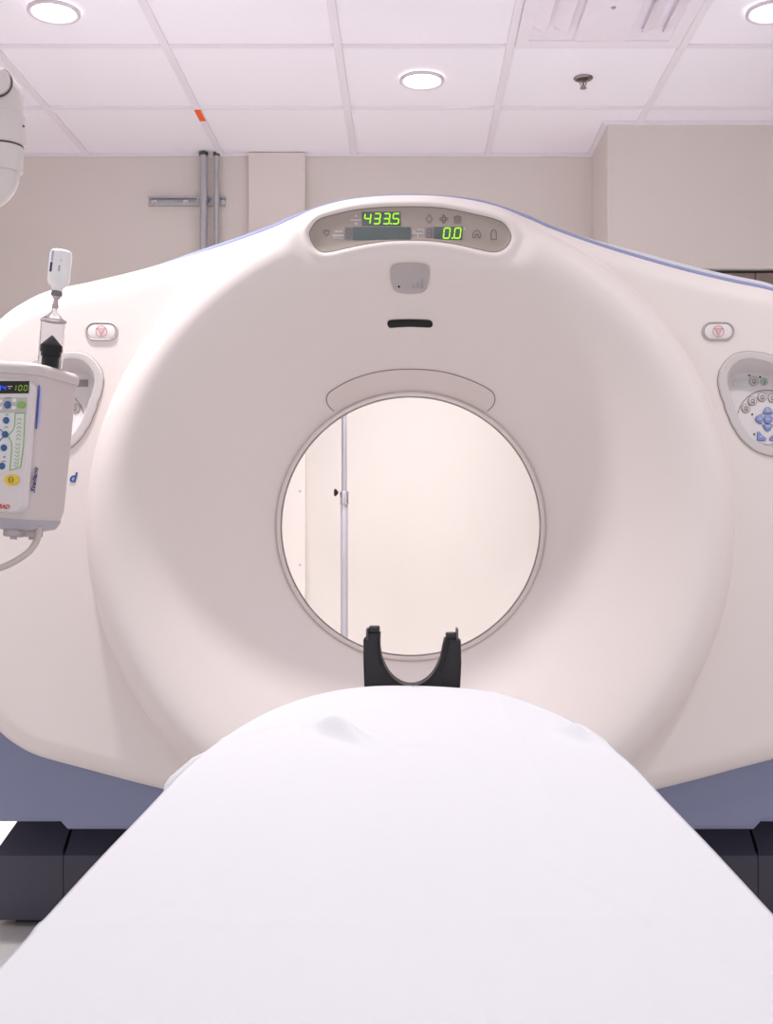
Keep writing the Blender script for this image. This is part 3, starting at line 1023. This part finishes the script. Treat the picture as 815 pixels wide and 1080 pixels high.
def sheet():
    NT, NH = 150, 22
    rows = []
    ys = list(np.linspace(-.52, YS, 200)[:-1])
    ph = list(np.linspace(0, PI / 2, 200))
    prm = [(y, W0, 0.0) for y in ys]
    for f in ph:
        w = W0 * max(math.cos(f), 0) ** .8
        prm.append((YS + LT * math.sin(f), max(w, .002), f))
    # outward normals of the outline
    pts = np.array([(w, y) for y, w, f in prm])
    tg = np.gradient(pts, axis=0)
    nrm = np.stack([tg[:, 1], -tg[:, 0]], 1)
    nrm /= np.linalg.norm(nrm, axis=1)[:, None]
    nrm[-1] = (0, 1)
    rng = np.random.RandomState(3)
    ph1 = rng.rand(12) * 6.28

    def top(x, y):
        w = W0
        z = TZ + .006 * (1 - (x / w) ** 2) 
        z += .0012 * math.sin(7 * x + 3.1 * y + ph1[0]) * math.sin(4.3 * y - 5 * x + ph1[1])
        z += .0008 * math.sin(23 * x - 9 * y + ph1[2]) * math.sin(6.5 * y + ph1[3])
        # long soft fold lines left by ironing
        z += .0022 * math.exp(-((x + .17 + .012 * math.sin(3 * y)) / .012) ** 2) * (1 if y < 1.9 else 0)
        z += .0016 * math.exp(-((x - .16) / .012) ** 2)
        z += .0018 * math.exp(-((y - .92) / .012) ** 2)
        # two rucked folds near the tip: (centre, direction, length, height, width)
        for cx, cy, a, L, h, wd in ((-.112, 1.735, -1.0, .065, .030, .027), (.252, 1.73, -1.15, .05, .022, .024), (-.09, 1.93, .1, .05, .003, .01),
                                    (.01, 1.66, .1, .05, .003, .008), (-.24, 1.78, .9, .07, .004, .014), (-.2, 1.0, 1.2, .18, .003, .02), (.2, .9, -1.2, .2, .003, .02)):
            dx, dy = x - cx, y - cy
            p, q = dx * math.cos(a) + dy * math.sin(a), -dx * math.sin(a) + dy * math.cos(a)
            q2 = q / wd
            sh = math.exp(-q2 * q2) if q2 > 0 else math.exp(-(q2 * 2.6) ** 2)
            z += h * math.exp(-(p / L) ** 2) * sh
        return z
    verts, n = [], NT + 1 + 2 * NH
    r0 = .018
    for (y, w, f), nv in zip(prm, nrm):
        row = []
        sides = {}
        for s in (-1, 1):
            L = []
            ft = f / (PI / 2)
            hang = .24 * (1 - ft ** 3) + .035
            flare = .10 + .05 * math.sin(5.1 * y + (1.3 if s > 0 else 0))
            flap = math.exp(-((y - 1.63) / .04) ** 2) if s < 0 else 0
            wav = .006 * math.sin(13 * y + s * 2 + ph1[5]) + .004 * math.sin(29 * y + s + ph1[6])
            for k in range(1, NH + 1):
                e = hang * k / NH
                arc = r0 * PI / 2
                if e < arc:
                    a = e / r0
                    o, dz = r0 * math.sin(a), r0 * (1 - math.cos(a))
                else:
                    o, dz = r0 + (e - arc) * flare, r0 + (e - arc)
                o += wav * min(1, e / .1)
                if flap > .02:
                    o += flap * .05 * min(1, e / .07)
                    dz -= flap * .02 * min(1, e / .07)
                o -= r0
                L.append((s * (w + nv[0] * o), y + nv[1] * o, top(s * w, y) - dz))
            sides[s] = L
        row += sides[-1][::-1]
        for i in range(NT + 1):
            x = -w + 2 * w * i / NT
            row.append((x, y, top(x, y)))
        row += sides[1]
        verts.append(row)
    o = MB().loft(verts, closed=False).build('bed_sheet', M['cloth'], sharp=180)
    tag(o, 'wide white sheet draped over the patient table', 'sheet')
    md = o.modifiers.new('thickness', 'SOLIDIFY')
    md.thickness = .0012
    md.offset = -1


def head_holder():
    d = 2.345
    t = thing('head_holder', (0, d + .1, TZ - .03), 'black U-shaped head holder at the end of the table', 'head rest')
    k = d / FPX
    U = lambda P: [((u - CX) * k, CAMZ + (CY - v) * k) for u, v in P]
    inner = spline([(400.5, 668), (400.2, 682), (403, 697), (411, 712), (422, 721), (433.5, 723.8), (445, 721), (456, 712), (464, 697), (467.5, 682), (469.5, 674)], 60, closed=False)
    outer_r = [(482, 674.5), (486, 676), (486.5, 700), (485.5, 722), (484, 742), (470, 752), (433, 756), (398, 752), (385, 742), (383.8, 722), (383, 698), (383, 675), (386.5, 672), (388, 668)]
    P = [tuple(p) for p in inner] + outer_r
    P = U(P)
    n = len(P)
    c = np.mean(P, 0)
    fr = [(x, d, z) for x, z in P]
    m = MB()
    sh = lambda yy, s: [(c[0] + (x - c[0]) * s, yy, c[1] + (z - c[1]) * s) for x, z in P]
    m.loft([sh(d + .003, .985), sh(d, .99), sh(d + .003, 1.0), sh(d + .048, 1.0), sh(d + .052, .985)], True, True, True)
    m.build('cradle', M['holder'], t, sharp=30)
    MB().box((-.03, 2.253, TZ - .08), (.03, d + .02, TZ - .062), .004, 2).build('tongue', M['holder'], t)
    for a, b, nm in (((388.5, 661.5), (400, 667.5), 'side_pad'), ((470.3, 668.5), (482, 674), 'side_pad')):
        (x0, z1), (x1, z0) = U([a, b])
        MB().box((x0, d + .004, z0 - .001), (x1, d + .046, z1), .003, 2).build(nm, M['holder'], t)
    for u, v0, v1 in ((387, 663.5, 675), (482.2, 663.5, 676)):
        (x, za), (_, zb) = U([(u, v0), (u, v1)])
        MB().box((x - .0022, d + .002, zb), (x + .0022, d + .044, za), .0008, 1).build('strap_slot', M['holder_pin'], t)
    for side in (0, 1):
        Q = [(464, 710), (469, 697), (472, 683), (473.5, 676)] if side else [(398.5, 676), (399, 690), (402, 702)]
        path = [(x, d - .0006, z) for x, z in U(Q)]
        m = MB().tube(path, .0016, 6)
        m.build('edge_groove', M['black'], t)


# ------------------------------------------------------------------ injector on its arm
def injector():
    yaw, roll = math.radians(-12), math.radians(4.5)
    loc = Vector((-.797, 2.302, 1.207))
    rotm = Matrix.Rotation(roll, 3, 'Y') @ Matrix.Rotation(yaw, 3, 'Z')
    t = thing('contrast_injector', loc, 'white contrast injector head with keypad face hanging at the left edge', 'medical injector', rot=rotm.to_euler())
    inv = rotm.inverted()
    W, D, H = .18, .17, .28

    def rr(x0, x1, y0, y1, z, r, n=7):
        out = []
        for cx, cy, a0 in ((x1 - r, y0 + r, -PI / 2), (x1 - r, y1 - r, 0), (x0 + r, y1 - r, PI / 2), (x0 + r, y0 + r, PI)):
            for k in range(n):
                a = a0 + PI / 2 * k / (n - 1)
                out.append((cx + r * math.cos(a), cy + r * math.sin(a), z))
        return out
    hx, hy = W / 2, D / 2
    L = lambda z, g, r=.03: rr(-hx - g, hx + g, -hy - g, hy + g, z, r)
    MB().loft([L(-.14, -.006), L(-.12, -.002), L(0, 0), L(.14, .001)], True, True, True).build('body', M['injector'], t, local=True)
    MB().loft([L(.139, .0015), L(.1395, .004), L(.15, .0055), L(.157, .004), L(.162, -.001), L(.164, -.012)], True, True, True).build('top_cap', M['injector'], t, local=True)
    MB().loft([L(-.1395, -.005), L(-.146, -.006), L(-.158, -.012), L(-.163, -.03, .02)], True, True, True).build('bottom_tray', M['inj_tray'], t, local=True)
    for x, y in ((-.05, -.03), (.04, -.04), (.045, .02)):
        m = MB().box((x - .017, y - .014, -.176), (x + .017, y + .014, -.16), .004, 2)
        m.lathe([(.006, -.176), (.007, -.181), (.0005, -.181)], (x, y, 0), 'Z', 12)
        m.build('drip_lug', M['inj_clear'], t, local=True)
    # raised face
    fy = -hy - .010
    face = []
    def fl(y, g):
        P = []
        x0, x1, z0, z1, r = -hx + .004 + g, hx - .001 - g, -.128 + g, .128 - g, .022
        for cx, cz, a0 in ((x1 - r, z0 + r, -PI / 2), (x1 - r, z1 - r, 0), (x0 + r, z1 - r, PI / 2), (x0 + r, z0 + r, PI)):
            for k in range(7):
                a = a0 + PI / 2 * k / 6
                P.append((cx + r * math.cos(a), y, cz + r * math.sin(a)))
        return P
    fo = MB().loft([fl(-hy + .004, -.001), fl(-hy - .004, 0), fl(fy + .001, .003), fl(fy, .008)], True, False, True).build('face_plate', M['inj_face'], t, local=True)

    cam = Vector((0, 0, CAMZ))

    def onface(u, v, off=.0006, side=False):
        """photo pixel to local point on the face (or the right side wall)"""
        d = inv @ (at(u, v, 1.0) - cam)
        o = inv @ (cam - loc)
        if side:
            s = (hx + off - o.x) / d.x
        else:
            s = (fy - off - o.y) / d.y
        p = o + d * s
        return p

    def fpoly(mb, P, off=.0006, side=False):
        mb.add([onface(u, v, off, side) for u, v in P], [tuple(range(len(P)))])

    def frib(mb, pts, w, off=.0008, closed=False, side=False):
        P = [np.array(p, float) for p in pts]
        if closed:
            P.append(P[0])
        for a, b in zip(P[:-1], P[1:]):
            dd = b - a
            ln = np.hypot(*dd)
            nn = np.array([-dd[1], dd[0]]) / ln * w / 2
            fpoly(mb, [a + nn, b + nn, b - nn, a - nn], off, side)

    def fraise(mb, P, h):
        c = np.mean(P, 0)
        Q = [tuple(c + (np.array(p) - c) * .8) for p in P]
        mb.loft([[onface(u, v, -.001) for u, v in P], [onface(u, v, h * .7) for u, v in P], [onface(u, v, h) for u, v in Q]], True, False, True)

    def fb(mb, nm, mt):
        return mb.build(nm, mt, fo, local=True)
    mb = MB()
    fraise(mb, [(-40, 402), (31, 401.8), (30, 414.8), (-40, 415.5)], .0012)
    fb(mb, 'display', M['black'])
    mb = MB()
    for ch, x in (('1', 16.0), ('0', 21.4), ('0', 27)):
        for p, q in seven(ch, x if ch != '1' else x - .8, 409.2, 3.2, 5.4, slant=.15):
            frib(mb, [p, q], .75, .0016)
    fb(mb, 'green_digits', M['led_dim'])
    mb = MB()
    for p, q in seven('4', 4.4, 409.2, 3.2, 5, slant=.15):
        frib(mb, [p, q], .8, .0016)
    frib(mb, [(-1.6, 407), (.8, 407)], 1.2, .0016)
    frib(mb, [(.8, 407), (0, 411.6)], 1.2, .0016)
    fb(mb, 'blue_digits', M['led_cyan'])
    mb = MB()
    frib(mb, [(8, 407.6), (13, 407.6)], .9, .0016)
    frib(mb, [(9, 409.8), (11, 409.8)], .8, .0016)
    fb(mb, 'display_caption', M['print_light'])
    mb = MB()
    fpoly(mb, [(-40, 420), (28.5, 419.2), (28, 435.5), (-40, 436)], .0004)
    fb(mb, 'keypad_band', M['inj_pad'])
    mb = MB()
    fpoly(mb, [(-40, 436), (27.5, 435.4), (26, 470), (22.5, 492), (14, 496), (0, 499), (-40, 500)], .0003)
    fb(mb, 'keypad_field', M['inj_pad_white'])
    for cx, cy, r in ((8.2, 427, 3.6), (6.7, 443.4, 3.3), (5.6, 458.2, 3.3), (4.2, 472.3, 3.3), (2.2, 491.6, 3.3)):
        mb = MB()
        c0 = onface(cx, cy, 0)
        rr_ = (onface(cx + r, cy, 0) - c0).length
        mb.lathe([(rr_, c0.y - fy + fy + .0005), (rr_, c0.y - .002), (rr_ * .75, c0.y - .0045), (rr_ * .35, c0.y - .0055), (.0003, c0.y - .0058)], (c0.x, 0, c0.z), 'Y', 20)
        fb(mb, 'knob', M['knob_blue'])
    for cx, cy in ((.4, 423), (15, 422.3), (.2, 430.4), (14.3, 430)):
        mb = MB()
        fraise(mb, [(cx - 2.2, cy - 1.8), (cx + 2.2, cy - 1.8), (cx + 2.2, cy + 1.8), (cx - 2.2, cy + 1.8)], .0014)
        fb(mb, 'small_key', M['button'])
    mb = MB()
    fraise(mb, ell(22.6, 427, 5, 3.9), .0016)
    fb(mb, 'green_key', M['green_print'])
    mb = MB()
    frib(mb, [(15.8, 436), (26.2, 435.6), (24.6, 470), (21.6, 493), (10.2, 496), (12.2, 475), (12, 466), (8, 459.5), (13.5, 454), (15.4, 449)], 1.0, .0008, closed=True)
    for k, y in enumerate((442, 446.3, 450.6, 454.8, 458.8, 462.8)):
        x = 20.6 - k * .25
        frib(mb, [(x - 2.6, y + 1.4), (x, y - .9), (x + 2.6, y + 1.4)], .7, .0008)
    for k, y in enumerate((469, 473, 477, 481, 484.8, 488.4, 491.6)):
        x = 18.8 - k * .3
        frib(mb, [(x - 2.6, y - 1.4), (x, y + .9), (x + 2.6, y - 1.4)], .7, .0008)
    fb(mb, 'green_marks', M['green_print'])
    mb = MB()
    frib(mb, [(-3, 450), (5.6, 458.2), (-3, 468)], 1.0, .0007)
    fb(mb, 'blue_path', M['blue_print'])
    mb = MB()
    frib(mb, [(4.5, 481), (4.5, 482.8)], 1.8, .0008)
    for x, y in ((7.2, 437.4), (6.4, 450.6), (4, 486.4)):
        frib(mb, [(x - 2, y), (x + 2, y)], .7, .0008)
    frib(mb, [(4.6, 419.8), (11.6, 419.6)], .7, .0008)
    fb(mb, 'key_captions', M['print_dark'])
    mb = MB()
    fraise(mb, ell(12, 506.2, 7.8, 5.6, 28), .0045)
    fb(mb, 'stop_key', M['yellow'])
    mb = MB()
    frib(mb, ell(11.4, 506, 2.6, 3.0, 16), .8, .0052, closed=True)
    frib(mb, [(9, 506), (13.8, 506)], .9, .0052)
    fb(mb, 'stop_symbol', M['print_dark'])

    def text(body, size, mt, p, ex, ez, nm, shear=0.0, offset=0.0):
        cu = bpy.data.curves.new('lettering', 'FONT')
        cu.body = body
        cu.size = size
        cu.shear = shear
        cu.extrude = .0003
        cu.offset = offset
        tmp = bpy.data.objects.new('lettering_tmp', cu)
        COL.objects.link(tmp)
        me = bpy.data.meshes.new_from_object(tmp.evaluated_get(bpy.context.evaluated_depsgraph_get()))
        bpy.data.objects.remove(tmp)
        me.materials.clear()
        me.materials.append(mt)
        o = bpy.data.objects.new(nm, me)
        COL.objects.link(o)
        ex, ez = Vector(ex).normalized(), Vector(ez).normalized()
        nx = ex.cross(ez)
        o.matrix_basis = Matrix.Translation(p) @ Matrix((ex, ez, nx)).transposed().to_4x4()
        return o
    # right end of the maker's name, printed red under the keys
    p = onface(-13.5, 535)
    o = text('MEDRAD', .0115, M['red_text'], p, (1, 0, 0), (0, 0, 1), 'red_lettering', .3, .0003)
    o.parent = fo
    # prints on the side wall
    mb = MB()
    fpoly(mb, [(40.4, 406), (42, 406.2), (39, 452.6), (37.2, 452.4)], .0016, True)
    mb.build('blue_stripe', M['blue_print'], t, local=True)
    mb = MB()
    fpoly(mb, [(42.6, 408.5), (44.6, 409), (41.6, 449), (39.8, 448.6)], .0014, True)
    mb.build('pale_stripe', M['pale_blue'], t, local=True)
    a, b = onface(36.2, 520.5, .002, True), onface(40.4, 493, .002, True)
    o = text('Stellant', .021, M['navy'], a, b - a, Vector((1, 0, 0)).cross((b - a)), 'script_lettering', .3, .0003)
    o.parent = t
    # give the lettering the measured length
    dims = max(v.co.x for v in o.data.vertices)
    k = (b - a).length / dims
    o.scale = (k, k * 1.15, 1)

    # hose from the tray
    hp = [(41, 556, 2.27), (40, 566, 2.27), (36, 575, 2.26), (28, 584, 2.25), (14, 593, 2.24), (0, 599, 2.23), (-25, 606, 2.22), (-60, 606, 2.2), (-95, 585, 2.2), (-105, 550, 2.2), (-100, 500, 2.22)]
    pts = spline([tuple(at(*q)) for q in hp], 60, closed=False)
    pts = [inv @ (Vector(p) - loc) for p in pts]
    pts += [pts[-1] + (Vector((-hx - .024, 0, .03)) - pts[-1]) * w for w in (.35, .7, 1.0)]
    MB().tube(pts, .0065, 12).build('hose', M['hose'], t, local=True)
    # neck that joins the arm on the hidden left flank
    MB().lathe([(.03, -hx - .028), (.034, -hx - .02), (.034, -hx + .004)], (0, 0, .05), 'X', 28, True).build('mounting_neck', M['injector'], t, local=True)
    neck = loc + rotm @ Vector((-hx - .03, 0, .05))

    # syringe standing in the top
    base = Vector((.066, .0, .1635))
    st = thing('contrast_syringe', loc + rotm @ base, 'clear upright syringe with black plunger on top of the injector', 'syringe', rot=rotm.to_euler())
    r = .0242
    h1, h2, h3 = .094, .113, .128
    MB().lathe([(r, .0), (r, h1), (r - .001, h1 + .003), (.0065, h2), (.0055, h2 + .002), (.0045, h3), (.0028, h3), (.0036, h2 + .001), (.005, h2 - .003), (r - .0022, h1 + .001), (r - .0022, .0)],
               (0, 0, 0), 'Z', 40).build('barrel', M['syringe'], st, local=True)
    MB().lathe([(.0005, .066), (.003, .064), (r - .0028, .045), (r - .0028, .033), (.019, .031), (.019, .024), (.0165, .022), (.0165, .001), (.0005, .001)], (0, 0, 0), 'Z', 36).build('plunger', M['plunger'], st, local=True, sharp=25)
    MB().lathe([(r + .0003, h1 - .002), (r + .0014, h1 + .0005), (r + .0003, h1 + .003)], (0, 0, 0), 'Z', 40).build('shoulder_ring', M['inj_clear'], st, local=True)
    # bottle upside down on the spike
    b0 = base + Vector((0.0015, 0, .1205))
    bt = thing('contrast_bottle', loc + rotm @ b0, 'small white bottle upside down on the syringe tip', 'bottle', rot=(Matrix.Rotation(math.radians(6.5), 3, 'Y') @ Matrix.Rotation(yaw, 3, 'Z')).to_euler())
    MB().lathe([(.0055, .0), (.0062, .004), (.005, .007), (.0045, .018), (.0075, .02), (.0075, .024)], (0, 0, 0), 'Z', 20, True).build('spike', M['inj_clear'], bt, local=True)
    MB().lathe([(.0005, .0245), (.0105, .0245), (.0112, .027), (.0105, .034), (.0005, .034)], (0, 0, 0), 'Z', 28).build('neck_band', M['cap_grey'], bt, local=True)
    rb = .0218
    body = MB().lathe([(.0095, .033), (.0105, .038), (.0125, .042), (.0175, .046), (rb - .0008, .052), (rb, .058), (rb, .106), (rb - .0012, .112), (rb - .005, .1155), (.012, .1165), (.0005, .116)],
                      (0, 0, 0), 'Z', 40).build('bottle_body', M['bottle'], bt, local=True)

    def wrap(mb, a0, a1, z0, z1, n=6):
        A = [math.radians(a0 + (a1 - a0) * k / n) for k in range(n + 1)]
        mb.loft([[((rb + .0004) * math.cos(a), (rb + .0004) * math.sin(a), z) for a in A] for z in (z0, z1)], closed=False)
    ca = -90 - 6
    mb = MB()
    wrap(mb, ca - 22, ca - 5, .068, .087)
    mb.build('navy_print', M['navy'], body, local=True)
    mb = MB()
    wrap(mb, ca - 20, ca - 4, .089, .110)
    mb.build('pale_print', M['pale_blue'], body, local=True)
    mb = MB()
    wrap(mb, ca + 30, ca + 38, .070, .082, 2)
    wrap(mb, ca + 38, ca + 42, .090, .094, 2)
    mb.build('small_print', M['button_ring'], body, local=True)

    # ------------------------------------------------ ceiling arm
    ax, ay = (4 - CX) * 2.15 / FPX, 2.15
    zf = lambda v: CAMZ + (CY - v) * 2.15 / FPX
    a = thing('ceiling_arm', (-1.35, ay, CEIL), 'white jointed ceiling arm bending down at upper left', 'support arm')
    R1 = .0385
    # yoke: top cut at a slant, with a pivot on its left side
    lo, hi = [], []
    n = 40
    m = MB()
    ring = lambda z, rr1, sl=0: [(ax + rr1 * math.cos(2 * PI * i / n), ay + rr1 * math.sin(2 * PI * i / n), z - sl * (1 + math.cos(2 * PI * i / n)) / 2) for i in range(n)]
    m.loft([ring(zf(124), R1 - .004), ring(zf(79), R1 - .004, .035), ring(zf(77.5), R1 - .008, .034), ring(zf(77), .012, .026)], True, True, True)
    m.build('yoke', M['arm'], a)
    m = MB().lathe([(R1 - .001, zf(154)), (R1 + .0015, zf(153)), (R1 + .0025, zf(140)), (R1 + .0025, zf(126)), (R1, zf(122.5)), (R1 - .004, zf(121.5))], (ax, ay, 0), 'Z', 44, True)
    cl = m.build('collar', M['arm'], a)
    for u in (6, 26):
        du = (u - 4) * 2.15 / FPX
        an = -math.acos(max(-1, min(1, du / (R1 + .002))))
        p = Vector((ax + (R1 + .003) * math.cos(an), ay + (R1 + .003) * math.sin(an), zf(135)))
        m = MB().lathe([(.0005, -.0015), (.0022, -.0012), (.0024, .002)], (p.x, p.y, p.z), 'Y', 12)
        m.build('screw', M['arm_seam'], cl)
    MB().lathe([(R1 - .0035, zf(157)), (R1 - .0035, zf(153))], (ax, ay, 0), 'Z', 40).build('collar_gap', M['arm_seam'], a)
    MB().lathe([(R1 - .005, zf(182)), (R1 - .0038, zf(181)), (R1 - .003, zf(156)), (R1 - .006, zf(155.5))], (ax, ay, 0), 'Z', 44, True).build('sleeve', M['arm'], a)
    # elbow turning left, then down to the injector
    RR = R1 - .009
    zc = zf(181)
    path = []
    for k in range(15):
        f = PI / 2 * k / 14
        path.append((ax - .045 * (1 - math.cos(f)), ay, zc - .045 * math.sin(f)))
    for p in ((-.95, ay, zc - .045), (-1.0, ay + .01, zc - .048)):
        path.append(p)
    el = MB().tube(path, RR, 32).build('elbow', M['arm'], a)
    rb2 = .026
    pts = spline([(-.99, ay + .01, zc - .047), (-1.03, ay + .012, zc - .06), (-1.06, ay + .03, zc - .12), (-1.065, ay + .08, 1.45), (-1.05, neck.y - .02, 1.33), (-1.01, neck.y - .008, 1.27), (-.96, neck.y - .002, neck.z + .005), tuple(neck + Vector((.01, 0, 0)))], 80, closed=False)
    MB().tube([tuple(p) for p in pts], rb2, 24).build('drop_tube', M['arm'], a)
    # pivot on the left and the boom back to a ceiling column
    zp = zf(95)
    xp = ax - R1 * .55
    px0 = (-9 - CX) * 2.08 / FPX
    MB().lathe([(.0005, ay - .052), (.018, ay - .051), (.0245, ay - .046), (.026, ay - .03), (.026, ay + .03), (.0005, ay + .03)], (px0, 0, zp), 'Y', 36).build('pivot', M['arm'], a)
    MB().lathe([(.0262, ay - .041), (.0272, ay - .040), (.0272, ay - .036), (.0262, ay - .035)], (px0, 0, zp), 'Y', 36).build('pivot_seam', M['arm_seam'], a)
    MB().tube([(px0 + .01, ay, zp), (px0 - .1, ay, zp + .01), (-1.2, ay, zp + .12), (-1.35, ay, zp + .17)], [.026, .03, .034, .036], 24).build('boom', M['arm'], a)
    MB().lathe([(.045, zp + .1), (.05, zp + .11), (.05, zp + .23), (.042, zp + .25), (.042, CEIL - .03), (.1, CEIL - .028), (.11, CEIL - .02), (.11, CEIL - .004)], (-1.35, ay, 0), 'Z', 40, True).build('column', M['arm'], a)


LF = 1.0
room()
ceiling_things()
wall_services()
gantry()
table()
sheet()
head_holder()
injector()

# ------------------------------------------------------------------ world, camera, colour
w = bpy.data.worlds.new('world')
SC.world = w
w.use_nodes = True
w.node_tree.nodes['Background'].inputs['Color'].default_value = (.89, .885, .90, 1)
w.node_tree.nodes['Background'].inputs['Strength'].default_value = .75

cam = bpy.data.cameras.new('camera')
co = bpy.data.objects.new('camera', cam)
COL.objects.link(co)
co.location = (0, 0, CAMZ)
co.rotation_euler = (PI / 2, 0, 0)
cam.sensor_fit = 'AUTO'
cam.sensor_width = 36
cam.lens = FPX / 1080 * 36
cam.shift_x = -(CX - 407.5) / 1080
cam.shift_y = (CY - 540) / 1080
cam.clip_start = .02
SC.camera = co
SC.cycles.diffuse_bounces = 8
SC.cycles.max_bounces = 14
SC.view_settings.view_transform = 'Standard'
SC.view_settings.look = 'None'
SC.view_settings.exposure = 0.25
SC.view_settings.gamma = 1
SC.view_settings.use_curve_mapping = False
